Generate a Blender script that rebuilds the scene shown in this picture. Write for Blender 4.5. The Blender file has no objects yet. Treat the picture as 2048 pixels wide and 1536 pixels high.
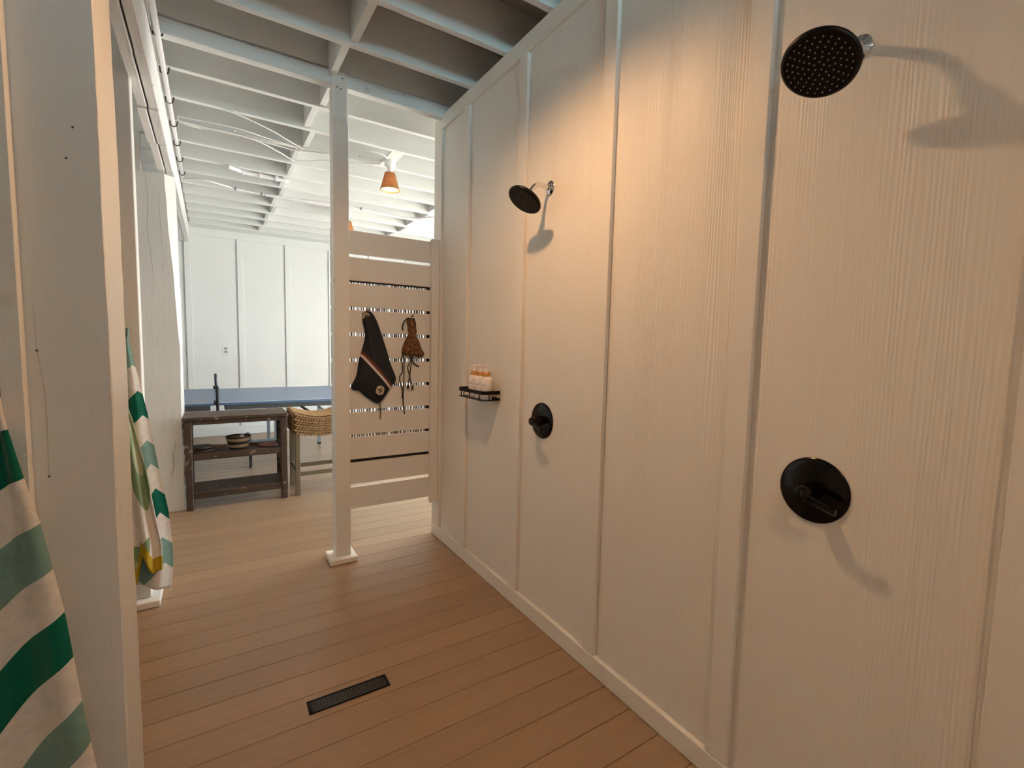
import bpy, bmesh, math, random
from mathutils import Vector, Matrix
random.seed(7)
S = bpy.context.scene
COL = S.collection
PI = math.pi

# ------------------------------------------------------------------ camera
F_PX = 944.85
CAMH = 1.385
MR = (Vector((0.84382756, -0.53612582, 0.02289448)),      # image right
      Vector((-0.02580902, -0.0831631, -0.99620168)),     # image down
      Vector((0.53599342, 0.84003155, -0.0840122)))       # forward
cd = bpy.data.cameras.new('camera')
cam = bpy.data.objects.new('camera', cd); COL.objects.link(cam)
cd.sensor_fit = 'HORIZONTAL'; cd.sensor_width = 36.0; cd.lens = F_PX / 2048 * 36.0
cd.clip_start = 0.02; cd.clip_end = 200
rm = Matrix((MR[0], -MR[1], -MR[2])).transposed().to_4x4()
cam.matrix_world = Matrix.Translation((0, 0, CAMH)) @ rm
S.camera = cam

def pix(x, y, axis, val):
    """point where the photo pixel's ray meets the plane axis = val"""
    d = MR[0] * ((x - 1024) / F_PX) + MR[1] * ((y - 768) / F_PX) + MR[2]
    t = (val - (CAMH if axis == 2 else 0)) / d[axis]
    q = d * t
    return Vector((q.x, q.y, q.z + CAMH))

# ------------------------------------------------------------------ light
S.view_settings.view_transform = 'Standard'
S.view_settings.look = 'None'
S.view_settings.gamma = 1.0
S.view_settings.use_curve_mapping = False
S.view_settings.exposure = 0.20
W = bpy.data.worlds.new('daylight'); S.world = W; W.use_nodes = True
bgn = W.node_tree.nodes['Background']
bgn.inputs[0].default_value = (0.84, 0.94, 1.0, 1)
bgn.inputs[1].default_value = 8.6
LAMP_W = 1120.0       # bulb surface brightness of the shower lamp
LAMP_COL = (1.0, 0.58, 0.29)

sd = bpy.data.lights.new('sun', 'SUN'); sd.energy = 150.0; sd.angle = math.radians(0.6); sd.color = (1.0, 0.97, 0.92)
sun = bpy.data.objects.new('sun', sd); COL.objects.link(sun); sun.location = (0, 30, 40)
sun.rotation_euler = Vector((0.0, -0.60, -0.80)).to_track_quat('-Z', 'Y').to_euler()   # from behind the house: only the grounds get it

# ------------------------------------------------------------------ materials
def mk(name, col, rough=0.6, metal=0.0, var=0.0, vscale=(1, 1, 1), vs=4.0, bump=0.0, bscale=(1, 1, 1), bs=30.0,
       spots=None, rnd=0.0, spec=0.5, bdist=0.004, detail=4.0, coat=0.0, trans=0.0, wave=None):
    m = bpy.data.materials.new(name); m.use_nodes = True
    nt = m.node_tree; N = nt.nodes; L = nt.links
    b = N['Principled BSDF']
    b.inputs['Roughness'].default_value = rough
    b.inputs['Metallic'].default_value = metal
    b.inputs['Specular IOR Level'].default_value = spec
    b.inputs['Coat Weight'].default_value = coat
    tc = N.new('ShaderNodeTexCoord')
    def mapping(sc):
        mp = N.new('ShaderNodeMapping'); mp.inputs['Scale'].default_value = sc
        L.new(tc.outputs['Object'], mp.inputs['Vector']); return mp.outputs['Vector']
    c4 = (*col, 1)
    out = None
    if var > 0 or spots or rnd > 0:
        mix = N.new('ShaderNodeMix'); mix.data_type = 'RGBA'
        mix.inputs['A'].default_value = tuple(max(0, c * (1 - var)) for c in col) + (1,)
        mix.inputs['B'].default_value = tuple(min(1, c * (1 + var)) for c in col) + (1,)
        n = N.new('ShaderNodeTexNoise'); n.inputs['Scale'].default_value = vs; n.inputs['Detail'].default_value = detail
        L.new(mapping(vscale), n.inputs['Vector'])
        L.new(n.outputs['Fac'], mix.inputs['Factor'])
        out = mix.outputs['Result']
        if rnd > 0:
            oi = N.new('ShaderNodeObjectInfo')
            hv = N.new('ShaderNodeHueSaturation')
            mr = N.new('ShaderNodeMapRange'); mr.inputs['To Min'].default_value = 1 - rnd; mr.inputs['To Max'].default_value = 1 + rnd
            L.new(oi.outputs['Random'], mr.inputs['Value']); L.new(mr.outputs['Result'], hv.inputs['Value'])
            L.new(out, hv.inputs['Color']); out = hv.outputs['Color']
        if spots:
            sc, thr, scol, sstr = spots
            n2 = N.new('ShaderNodeTexNoise'); n2.inputs['Scale'].default_value = sc; n2.inputs['Detail'].default_value = 3
            L.new(mapping((1, 1, 1)), n2.inputs['Vector'])
            rp = N.new('ShaderNodeMapRange'); rp.inputs['From Min'].default_value = thr; rp.inputs['From Max'].default_value = thr + 0.08
            rp.inputs['To Max'].default_value = sstr
            L.new(n2.outputs['Fac'], rp.inputs['Value'])
            m2 = N.new('ShaderNodeMix'); m2.data_type = 'RGBA'; m2.inputs['B'].default_value = (*scol, 1)
            L.new(rp.outputs['Result'], m2.inputs['Factor']); L.new(out, m2.inputs['A']); out = m2.outputs['Result']
    if out: L.new(out, b.inputs['Base Color'])
    else: b.inputs['Base Color'].default_value = c4
    if bump > 0:
        n3 = N.new('ShaderNodeTexNoise'); n3.inputs['Scale'].default_value = bs; n3.inputs['Detail'].default_value = 5
        L.new(mapping(bscale), n3.inputs['Vector'])
        h = n3.outputs['Fac']
        if wave:
            # embossed cedar grain: distorted bands whose strength fades in and out
            wv = N.new('ShaderNodeTexWave'); wv.bands_direction = wave[0]
            wv.inputs['Scale'].default_value = wave[1]; wv.inputs['Distortion'].default_value = 14
            wv.inputs['Detail'].default_value = 3; wv.inputs['Detail Scale'].default_value = 0.5
            L.new(mapping(wave[2]), wv.inputs['Vector'])
            nm = N.new('ShaderNodeTexNoise'); nm.inputs['Scale'].default_value = 1.0; nm.inputs['Detail'].default_value = 2
            L.new(mapping(wave[3]), nm.inputs['Vector'])
            mr3 = N.new('ShaderNodeMapRange'); mr3.inputs['From Min'].default_value = 0.45; mr3.inputs['From Max'].default_value = 0.7
            mr3.inputs['To Max'].default_value = 1.3
            L.new(nm.outputs['Fac'], mr3.inputs['Value'])
            ml = N.new('ShaderNodeMath'); ml.operation = 'MULTIPLY'
            L.new(wv.outputs['Fac'], ml.inputs[0]); L.new(mr3.outputs['Result'], ml.inputs[1])
            ad = N.new('ShaderNodeMath'); ad.operation = 'ADD'
            L.new(ml.outputs[0], ad.inputs[0]); L.new(h, ad.inputs[1]); h = ad.outputs[0]
        bp = N.new('ShaderNodeBump'); bp.inputs['Strength'].default_value = bump; bp.inputs['Distance'].default_value = bdist
        L.new(h, bp.inputs['Height']); L.new(bp.outputs['Normal'], b.inputs['Normal'])
    if trans > 0:
        b.inputs['Transmission Weight'].default_value = 0
        tr = N.new('ShaderNodeBsdfTranslucent'); tr.inputs['Color'].default_value = c4
        mx = N.new('ShaderNodeMixShader'); mx.inputs[0].default_value = trans
        o = N['Material Output']
        L.new(b.outputs[0], mx.inputs[1]); L.new(tr.outputs[0], mx.inputs[2]); L.new(mx.outputs[0], o.inputs['Surface'])
    return m

WHITE = (0.81, 0.77, 0.71)
M = {}
M['siding'] = mk('siding_paint', WHITE, 0.45, bump=0.62, bscale=(1, 9, 0.35), bs=16, bdist=0.0016,
                 wave=('Y', 5.0, (1, 6.0, 0.35), (1, 9.0, 0.5)), var=0.02, vs=1.5)
M['batten'] = mk('batten_paint', WHITE, 0.5, bump=0.4, bscale=(1, 6, 0.5), bs=28, bdist=0.0018, var=0.02, vs=3)
M['trim'] = mk('trim_paint', WHITE, 0.45, bump=0.2, bscale=(1, 1, 1), bs=30, bdist=0.001, var=0.03, vs=5)
M['farwhite'] = mk('far_wall_paint', (0.755, 0.77, 0.755), 0.5, bump=0.15, bs=25, bdist=0.001, var=0.02, vs=3)
M['post'] = mk('post_paint', (0.80, 0.77, 0.72), 0.42, bump=0.2, bscale=(4, 4, 0.4), bs=14, bdist=0.0012, var=0.03, vs=4,
               spots=(9, 0.74, (0.45, 0.40, 0.34), 0.5))
M['joist'] = mk('joist_paint', (0.745, 0.77, 0.765), 0.55, bump=0.35, bscale=(0.5, 6, 6), bs=14, bdist=0.002, var=0.07, vscale=(0.5, 3, 3), vs=4,
                spots=(7, 0.71, (0.22, 0.2, 0.17), 0.75))
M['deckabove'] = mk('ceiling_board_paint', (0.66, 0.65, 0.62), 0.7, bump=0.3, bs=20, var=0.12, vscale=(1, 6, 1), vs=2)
M['rough'] = mk('rough_timber_paint', (0.76, 0.75, 0.715), 0.42, bump=0.5, bscale=(3, 3, 0.5), bs=14, bdist=0.003, var=0.05, vs=3,
                spots=(6, 0.70, (0.5, 0.45, 0.36), 0.55))
M['beam'] = mk('beam_paint', (0.76, 0.75, 0.74), 0.55, bump=0.6, bscale=(5, 0.6, 5), bs=14, bdist=0.005, var=0.08, vscale=(4, 0.5, 4), vs=4,
               spots=(10, 0.69, (0.12, 0.11, 0.1), 0.8))
M['deck'] = mk('composite_deck', (0.335, 0.216, 0.128), 0.33, bump=0.35, bscale=(0.25, 9, 1), bs=16, bdist=0.0012, var=0.17,
               vscale=(0.35, 7, 1), vs=5, rnd=0.07, detail=6)
M['gap'] = mk('dark_joint', (0.06, 0.036, 0.02), 0.9)
M['black'] = mk('matt_black_metal', (0.003, 0.0025, 0.0022), 0.35, spec=0.22)
M['blackgloss'] = mk('gloss_black_metal', (0.0025, 0.002, 0.0018), 0.17, spec=0.25)
M['chrome'] = mk('chrome', (0.8, 0.8, 0.8), 0.08, metal=1.0)
M['nozzle'] = mk('nozzle_rubber', (0.22, 0.22, 0.22), 0.7)
M['grate'] = mk('drain_metal', (0.028, 0.026, 0.026), 0.45, spec=0.5)
M['hole'] = mk('hole_shade', (0.002, 0.002, 0.002), 0.9)  # near-black, paints the shade seen through the drain holes
M['bottle'] = mk('bottle_plastic', (0.84, 0.79, 0.76), 0.35)
M['bamboo'] = mk('bamboo_collar', (0.55, 0.27, 0.07), 0.5, var=0.2, vscale=(1, 1, 0.2), vs=120)
M['ink'] = mk('label_ink', (0.06, 0.05, 0.05), 0.7)
M['wicker'] = mk('wicker_shade', (0.42, 0.24, 0.09), 0.6, var=0.5, vscale=(1, 1, 1), vs=90, bump=0.6, bs=110, bdist=0.003, trans=0.2)
M['socket'] = mk('white_fixture', (0.85, 0.85, 0.83), 0.4)
M['cable'] = mk('painted_cable', (0.78, 0.78, 0.76), 0.5)
M['pipe'] = mk('white_conduit', (0.80, 0.78, 0.80), 0.4)
M['clamp'] = mk('black_clamp', (0.02, 0.02, 0.02), 0.5)
M['walnut'] = mk('distressed_brown_wood', (0.058, 0.034, 0.022), 0.6, bump=0.5, bscale=(1, 8, 8), bs=14, bdist=0.002, var=0.4,
                 vscale=(0.6, 6, 6), vs=6, spots=(22, 0.62, (0.30, 0.24, 0.19), 0.7))
M['seagrass'] = mk('woven_seagrass', (0.42, 0.26, 0.12), 0.75, var=0.35, vs=40)
M['seagrassdark'] = mk('seagrass_shadow', (0.10, 0.055, 0.025), 0.85)
M['stoolwood'] = mk('grey_brown_wood', (0.16, 0.125, 0.075), 0.55, var=0.2, vscale=(5, 5, 0.5), vs=8)
M['ttblue'] = mk('table_blue', (0.10, 0.185, 0.33), 0.33, spec=0.5)
M['ttline'] = mk('table_line_white', (0.8, 0.82, 0.85), 0.5)
M['ttframe'] = mk('dark_grey_steel', (0.07, 0.08, 0.085), 0.45)
M['ttleg'] = mk('grey_steel_leg', (0.20, 0.24, 0.27), 0.4, metal=0.2)
M['rubber'] = mk('black_rubber', (0.012, 0.014, 0.018), 0.6)
M['net'] = mk('net_navy', (0.03, 0.05, 0.10), 0.8)
M['basketlight'] = mk('basket_straw', (0.26, 0.19, 0.11), 0.8, var=0.4, vs=70)
M['basketdark'] = mk('basket_black', (0.018, 0.015, 0.012), 0.85)
M['ball'] = mk('ping_pong_ball', (0.75, 0.7, 0.62), 0.4)
M['padblack'] = mk('paddle_dark_rubber', (0.03, 0.032, 0.03), 0.6)
M['padred'] = mk('paddle_red_rubber', (0.30, 0.055, 0.04), 0.55)
M['padwood'] = mk('paddle_wood', (0.12, 0.07, 0.035), 0.55)
M['outlet'] = mk('outlet_plastic', (0.72, 0.72, 0.69), 0.4)
M['outletslot'] = mk('outlet_slot', (0.25, 0.25, 0.25), 0.6)
M['reed'] = mk('reed', (0.22, 0.15, 0.09), 0.8, var=0.5, vscale=(30, 1, 0.3), vs=3)
M['frame_dark'] = mk('dark_stained_frame', (0.014, 0.009, 0.006), 0.6)
M['cord_black'] = mk('black_cord', (0.012, 0.010, 0.010), 0.8)
M['leather'] = mk('brown_leather_cord', (0.12, 0.045, 0.015), 0.6)
M['cord_white'] = mk('white_string', (0.8, 0.74, 0.66), 0.7)
M['ground'] = mk('outside_ground', (0.21, 0.205, 0.187), 0.9, var=0.15, vs=.5)
M['blue_bounce'] = mk('blue_bounce_ground', (0.32, 0.56, 0.65), 0.9, var=0.15, vs=.5)  # blue tint invented so the sunlit ground bounces cool light
def bulb_mat(strength):
    m = bpy.data.materials.new('lit_bulb'); m.use_nodes = True
    N = m.node_tree.nodes; N.remove(N['Principled BSDF'])
    e = N.new('ShaderNodeEmission'); e.inputs[0].default_value = (*LAMP_COL, 1); e.inputs[1].default_value = strength
    m.node_tree.links.new(e.outputs[0], N['Material Output'].inputs['Surface'])
    return m

def striped(name, bands, rough=0.95, wob=0.004):
    """towel cloth: woven bands along the V coordinate (bands = [(v, colour)...], repeated past 1 is clamped)"""
    m = bpy.data.materials.new(name); m.use_nodes = True
    N = m.node_tree.nodes; L = m.node_tree.links; b = N['Principled BSDF']
    b.inputs['Roughness'].default_value = rough; b.inputs['Specular IOR Level'].default_value = 0.15
    b.inputs['Sheen Weight'].default_value = 0.15
    uv = N.new('ShaderNodeUVMap'); uv.uv_map = 'weave'
    sp = N.new('ShaderNodeSeparateXYZ'); L.new(uv.outputs[0], sp.inputs[0])
    rp = N.new('ShaderNodeValToRGB'); rp.color_ramp.interpolation = 'CONSTANT'
    el = rp.color_ramp.elements
    while len(el) > 1: el.remove(el[-1])
    el[0].position = bands[0][0]; el[0].color = (*bands[0][1], 1)
    for v, c in bands[1:]:
        e = el.new(v); e.color = (*c, 1)
    L.new(sp.outputs['Y'], rp.inputs[0])
    tc = N.new('ShaderNodeTexCoord')
    n = N.new('ShaderNodeTexNoise'); n.inputs['Scale'].default_value = 45; n.inputs['Detail'].default_value = 4
    L.new(tc.outputs['Object'], n.inputs['Vector'])
    mr = N.new('ShaderNodeMapRange'); mr.inputs['To Min'].default_value = 0.78; mr.inputs['To Max'].default_value = 1.2
    L.new(n.outputs['Fac'], mr.inputs['Value'])
    hv = N.new('ShaderNodeHueSaturation'); L.new(mr.outputs[0], hv.inputs['Value']); L.new(rp.outputs[0], hv.inputs['Color'])
    L.new(hv.outputs[0], b.inputs['Base Color'])
    n2 = N.new('ShaderNodeTexNoise'); n2.inputs['Scale'].default_value = 400
    L.new(tc.outputs['Object'], n2.inputs['Vector'])
    bp = N.new('ShaderNodeBump'); bp.inputs['Strength'].default_value = 0.5; bp.inputs['Distance'].default_value = 0.002
    L.new(n2.outputs['Fac'], bp.inputs['Height']); L.new(bp.outputs[0], b.inputs['Normal'])
    return m
TW, TG, TT = (0.74, 0.70, 0.64), (0.0, 0.115, 0.075), (0.19, 0.33, 0.29)

# ------------------------------------------------------------------ helpers
def tag(o, label=None, cat=None, group=None, kind=None):
    if label: o['label'] = label
    if cat: o['category'] = cat
    if group: o['group'] = group
    if kind: o['kind'] = kind
    return o

def thing(name, loc, label, cat, group=None):
    o = bpy.data.objects.new(name, None); COL.objects.link(o)
    o.location = loc; o.empty_display_size = 0.05
    bpy.context.view_layer.update()
    return tag(o, label, cat, group)

def origin(o):
    v = Vector((0, 0, 0))
    while o: v = v + o.location; o = o.parent
    return v

def link(name, me, mat, parent=None, smooth=False, loc=None):
    o = bpy.data.objects.new(name, me); COL.objects.link(o)
    if mat is not None and not me.materials: me.materials.append(mat)
    if smooth:
        me.polygons.foreach_set('use_smooth', [True] * len(me.polygons))
    if parent: o.parent = parent
    if loc is not None: o.location = loc
    return o

def bm_obj(name, bm, mat, parent=None, smooth=False):
    """bmesh in world coordinates -> object (child coordinates are taken relative to the parent)"""
    if parent:
        bmesh.ops.translate(bm, verts=bm.verts, vec=-origin(parent))
    bmesh.ops.recalc_face_normals(bm, faces=bm.faces)
    me = bpy.data.meshes.new(name); bm.to_mesh(me); bm.free()
    return link(name, me, mat, parent, smooth)

def add_box(bm, x0, x1, y0, y1, z0, z1, bev=0.0):
    vs = [bm.verts.new(c) for c in ((x0, y0, z0), (x1, y0, z0), (x1, y1, z0), (x0, y1, z0), (x0, y0, z1), (x1, y0, z1), (x1, y1, z1), (x0, y1, z1))]
    fs = [bm.faces.new([vs[i] for i in q]) for q in ((0, 3, 2, 1), (4, 5, 6, 7), (0, 1, 5, 4), (1, 2, 6, 5), (2, 3, 7, 6), (3, 0, 4, 7))]
    if bev > 0:
        es = list({e for f in fs for e in f.edges})
        bmesh.ops.bevel(bm, geom=es, offset=bev, segments=1, affect='EDGES', profile=0.5)

def box(name, x0, x1, y0, y1, z0, z1, mat, parent=None, bev=0.0):
    bm = bmesh.new(); add_box(bm, x0, x1, y0, y1, z0, z1, bev)
    return bm_obj(name, bm, mat, parent)

def frame_of(d):
    d = d.normalized()
    a = Vector((0, 0, 1)) if abs(d.z) < 0.9 else Vector((1, 0, 0))
    u = d.cross(a).normalized(); v = d.cross(u).normalized()
    return u, v

def add_tube(bm, pts, r, n=8, caps=True):
    pts = [Vector(p) for p in pts]
    rs = r if isinstance(r, (list, tuple)) else [r] * len(pts)
    rings = []
    u = None
    for i, p in enumerate(pts):
        d = (pts[min(i + 1, len(pts) - 1)] - pts[max(i - 1, 0)]).normalized()
        if u is None: u, v = frame_of(d)
        else:
            u = (u - d * u.dot(d)).normalized(); v = d.cross(u).normalized()
        rings.append([bm.verts.new(p + (u * math.cos(2 * PI * k / n) + v * math.sin(2 * PI * k / n)) * rs[i]) for k in range(n)])
    for a, b in zip(rings, rings[1:]):
        for k in range(n):
            bm.faces.new((a[k], a[(k + 1) % n], b[(k + 1) % n], b[k]))
    if caps:
        bm.faces.new(rings[0]); bm.faces.new(list(reversed(rings[-1])))

def tube(name, pts, r, mat, parent=None, n=8, smooth=True):
    bm = bmesh.new(); add_tube(bm, pts, r, n)
    return bm_obj(name, bm, mat, parent, smooth)

def spline(pts, k=6):
    """Catmull-Rom through points"""
    P = [Vector(p) for p in pts]; P = [P[0] * 2 - P[1]] + P + [P[-1] * 2 - P[-2]]
    out = []
    for i in range(1, len(P) - 2):
        a, b, c, d = P[i - 1:i + 3]
        for j in range(k):
            t = j / k
            out.append(0.5 * ((2 * b) + (c - a) * t + (2 * a - 5 * b + 4 * c - d) * t * t + (3 * b - a - 3 * c + d) * t ** 3))
    out.append(P[-2]); return out

def add_lathe(bm, prof, base, axis=(0, 0, 1), n=24, capb=True, capt=True):
    """prof = [(radius, distance along axis)]"""
    ax = Vector(axis).normalized(); u, v = frame_of(ax); base = Vector(base)
    rings = []
    for r, h in prof:
        rings.append([bm.verts.new(base + ax * h + (u * math.cos(2 * PI * k / n) + v * math.sin(2 * PI * k / n)) * max(r, 1e-5)) for k in range(n)])
    for a, b in zip(rings, rings[1:]):
        for k in range(n):
            bm.faces.new((a[k], a[(k + 1) % n], b[(k + 1) % n], b[k]))
    if capb: bm.faces.new(rings[0])
    if capt: bm.faces.new(rings[-1])

def lathe(name, prof, base, mat, parent=None, axis=(0, 0, 1), n=24, capb=True, capt=True, smooth=True):
    bm = bmesh.new(); add_lathe(bm, prof, base, axis, n, capb, capt)
    o = bm_obj(name, bm, mat, parent, smooth)
    if smooth: sharp(o)
    return o

def sharp(o, ang=40):
    me = o.data
    bm = bmesh.new(); bm.from_mesh(me)
    for e in bm.edges:
        if len(e.link_faces) == 2 and e.calc_face_angle(0) > math.radians(ang): e.smooth = False
    bm.to_mesh(me); bm.free()

def copy_tree(o, parent=None):
    c = o.copy(); COL.objects.link(c); c.parent = parent
    for ch in o.children: copy_tree(ch, c)
    return c

# ================================================================== THE SETTING
X0, X1, Y0, Y1 = -1.7, 4.0, -2.2, 7.78
ZC = 2.88                     # underside of joists
CE = 3.115                    # ceiling boards

# --- floor: deck boards across the room, each its own plank
fl = box('floor', X0 - .1, X1, Y0 - .1, Y1 + .1, -0.12, -0.028, M['gap'])
tag(fl, 'taupe composite deck floor of long boards', None, None, 'structure')
PITCH = 0.1385
bm = bmesh.new(); add_box(bm, X0, X1 - .02, -PITCH / 2 + 0.0012, PITCH / 2 - 0.0012, -0.026, 0, 0.0014)
bmesh.ops.recalc_face_normals(bm, faces=bm.faces)
pl_me = bpy.data.meshes.new('plank'); bm.to_mesh(pl_me); bm.free(); pl_me.materials.append(M['deck'])
k = 0
yy = 0.0517 * 1.385 + PITCH / 2 - 16 * PITCH
while yy < Y1:
    # texture offset per plank comes from its own object position
    o = link('plank', pl_me, None, fl, loc=(0, yy, 0)); k += 1; yy += PITCH

# --- shower wall on the right
WX = 1.3445; BX = 1.3255; WEND = 3.126; WTOP = 2.878
wr = box('wall_right', WX, 1.47, Y0, WEND, 0, WTOP, M['siding'])
tag(wr, 'cream board and batten shower wall with embossed grain', None, None, 'structure')
box('end_trim', BX, WX, WEND - .115, WEND, 0.0805, WTOP - .086, M['batten'], wr, 0.0015)
bm = bmesh.new(); add_box(bm, BX, WX, -0.033, 0.033, 0.0805, WTOP - 0.086, 0.0015)
bmesh.ops.recalc_face_normals(bm, faces=bm.faces)
bt_me = bpy.data.meshes.new('batten'); bm.to_mesh(bt_me); bm.free(); bt_me.materials.append(M['batten'])
for i in range(-4, 5):
    yb = 0.8193 + 0.6092 * (i - 1)
    if yb < WEND - .3 and yb > Y0 + .1: link('batten', bt_me, None, wr, loc=(0, yb, 0))
box('top_rail', BX, WX, Y0, WEND, WTOP - .085, WTOP, M['trim'], wr, 0.0015)
br = box('baseboard_right', BX - .003, WX, Y0, WEND, 0.002, 0.080, M['trim'], None, 0.0015)
tag(br, 'cream baseboard along the foot of the shower wall', None, None, 'structure')

# --- far wall with battens
fw = box('wall_back', X0, X1, Y1, Y1 + .1, 0, CE, M['farwhite'])
tag(fw, 'white board and batten wall at the far end', None, None, 'structure')
bm = bmesh.new(); add_box(bm, -0.034, 0.034, Y1 - .02, Y1, 0.124, 2.75, 0.0015)
bmesh.ops.recalc_face_normals(bm, faces=bm.faces)
fb_me = bpy.data.meshes.new('batten'); bm.to_mesh(fb_me); bm.free(); fb_me.materials.append(M['farwhite'])
for i in range(-2, 9):
    xb = 0.374 + 0.61 * i
    if X0 + .1 < xb < X1 - .1: link('batten', fb_me, None, fw, loc=(xb, 0, 0))
box('top_rail', X0, X1, Y1 - .02, Y1, 2.75, 2.86, M['farwhite'], fw, 0.0015)
bb = box('baseboard_back', X0, X1, Y1 - .022, Y1, 0.002, 0.124, M['farwhite'], None, 0.0015)
tag(bb, 'white baseboard along the far wall', None, None, 'structure')

# --- outer walls out of view: left side, behind the camera (gap above the partition sized to limit daylight), beyond the shower wall
wl = box('wall_left', X0 - .1, X0, Y0, Y1, 0, CE, M['trim']); tag(wl, 'white side wall', None, None, 'structure')
wf = box('wall_front', X0, 1.3, Y0 - .1, Y0, 0, 2.20, M['trim']); tag(wf, 'white partition behind the viewer, opening above it shaped to limit daylight', None, None, 'structure')
box('opening_stop', X0, -.62, Y0 - .1, Y0, 2.201, CE, M['trim'], wf); box('opening_stop', 1.0, 1.3, Y0 - .1, Y0, 2.201, CE, M['trim'], wf)  # panels added to narrow the opening and cut daylight
wd = box('wall_divider', 1.49, X1, WEND - .14, WEND - .02, 0, CE, M['trim']); tag(wd, 'white wall running right behind the shower wall', None, None, 'structure')
wc = box('wall_closet', 1.49, 2.6, Y0 - .1, Y0, 0, CE, M['trim']); tag(wc, 'white wall closing the space behind the shower wall', None, None, 'structure')
wc2 = box('wall_closet_side', 2.6, 2.7, Y0 - .1, WEND - .145, 0, CE, M['trim']); tag(wc2, 'white side wall behind the shower wall', None, None, 'structure')

wq = box('wall_daylight_stop', X1 - .02, X1 + .08, 5.7, Y1, 0, CE, M['trim']); tag(wq, 'unseen white wall added to limit daylight on the far wall', None, None, 'structure')  # unseen wall, added to keep some daylight off the far wall

# --- ceiling with joists and blocking
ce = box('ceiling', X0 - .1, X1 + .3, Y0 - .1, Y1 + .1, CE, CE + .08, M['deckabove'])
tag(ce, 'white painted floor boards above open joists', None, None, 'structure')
JX0 = -0.203
bm = bmesh.new(); add_box(bm, JX0, X1 - .021, 0, .038, ZC, CE - .001, 0.002)
bmesh.ops.recalc_face_normals(bm, faces=bm.faces)
j_me = bpy.data.meshes.new('joist'); bm.to_mesh(j_me); bm.free(); j_me.materials.append(M['joist'])
JP = 0.3904
jy = [3.388 - .019 + JP * i for i in range(-14, 12)]
for y in jy:
    if abs(y - 2.98) < 0.1:
        box('joist', JX0, X1 - .021, y, y + .038, 2.938, CE - .001, M['joist'], ce, 0.002)
    elif y < Y1 - .05 and y > Y0:
        link('joist', j_me, None, ce, loc=(0, y, 0))
# joists carry on past the left beam
bm = bmesh.new(); add_box(bm, X0, -0.305, 0, .038, ZC, CE - .001, 0.002)
bmesh.ops.recalc_face_normals(bm, faces=bm.faces)
j2_me = bpy.data.meshes.new('joist'); bm.to_mesh(j2_me); bm.free(); j2_me.materials.append(M['joist'])
for y in jy:
    if Y0 < y < Y1 - .05: link('joist', j2_me, None, ce, loc=(0, y, 0))
for i, y in enumerate(jy[:-1]):
    if y < 0 or y > 7.3: continue
    for xb in (0.625, 2.2, 3.6):
        xo = xb + (0.036 if i % 2 else 0) + random.uniform(-.012, .012)
        box('blocking', xo - .019, xo + .019, y + .039, y + JP - .001, ZC + .012, CE - .002, M['joist'], ce, 0.002)

# --- header over the posts
hd = thing('header_beam', (0.6, 3.0, 2.85), 'pale painted header beam running over the slatted screen post', 'beam')
box('lower_rail', JX0, X1, 2.975, 3.035, 2.85, 2.926, M['joist'], hd, 0.003)

# --- long left beam: two plies with a split and saw-cut segments
bmn = thing('timber_beam', (-0.25, 3.4, 2.6), 'rough grey-white timber beam of split plies resting on the hewn column', 'beam')
cuts = [Y0, -1.0, .2, 1.3, 2.08, 2.72, 3.32, 3.88, 4.45]
for a, b in zip(cuts, cuts[1:]):
    dz = random.uniform(-.012, .010); dx = random.uniform(-.006, .006)
    box('ply', -0.300 + dx, -0.256 + dx, a, b - .008, 2.60 + dz, 2.875, M['beam'], bmn, 0.004)
    box('ply', -0.2485 + dx, -0.205, a, b - .008, 2.602 + dz, 2.875, M['beam'], bmn, 0.004)
b2 = thing('timber_beam', (-0.26, 6.2, 2.645), 'grey-white timber beam running from the hewn column to the far wall', 'beam')
box('ply', -0.318, -0.262, 4.47, 7.755, 2.648, 2.875, M['beam'], b2, 0.004)
box('ply', -0.258, -0.207, 4.47, 7.755, 2.645, 2.875, M['beam'], b2, 0.004)

# ================================================================== COLUMNS AND POSTS
def hewn(name, x0, x1, y0, y1, z1, ch_top, ch_bot, mat, parent, seed, amp=0.004, nz=26):
    """rough timber: octagon-ish section with a chamfered right-front corner that runs out towards the foot"""
    rnd = random.Random(seed)
    bm = bmesh.new(); rings = []
    ph = [rnd.uniform(0, 6) for _ in range(8)]
    for i in range(nz + 1):
        t = i / nz; z = z1 * t
        c = ch_bot + (ch_top - ch_bot) * max(0, (t - .5) / .5)
        sec = [(x0, y0), (x1 - c, y0), (x1, y0 + c * 0.9 + .001), (x1, y1), (x0, y1)]
        ring = []
        for q, (x, y) in enumerate(sec):
            w = amp * (math.sin(z * 3.1 + ph[q]) * .6 + math.sin(z * 9 + ph[q + 2]) * .3 + rnd.uniform(-.35, .35))
            ring.append(bm.verts.new((x + w, y + w * .5, z)))
        rings.append(ring)
    for a, b in zip(rings, rings[1:]):
        for q in range(5): bm.faces.new((a[q], a[(q + 1) % 5], b[(q + 1) % 5], b[q]))
    bm.faces.new(rings[0]); bm.faces.new(rings[-1])
    return bm_obj(name, bm, mat, parent)

colm = thing('hewn_column', (-.36, 4.66, 0), 'thick hewn white timber column with cracks beside the brown console shelf', 'column')
hewn('shaft', -0.53, -0.203, 4.505, 4.83, 2.597, 0.058, 0.004, M['rough'], colm, 3, 0.005)
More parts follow.
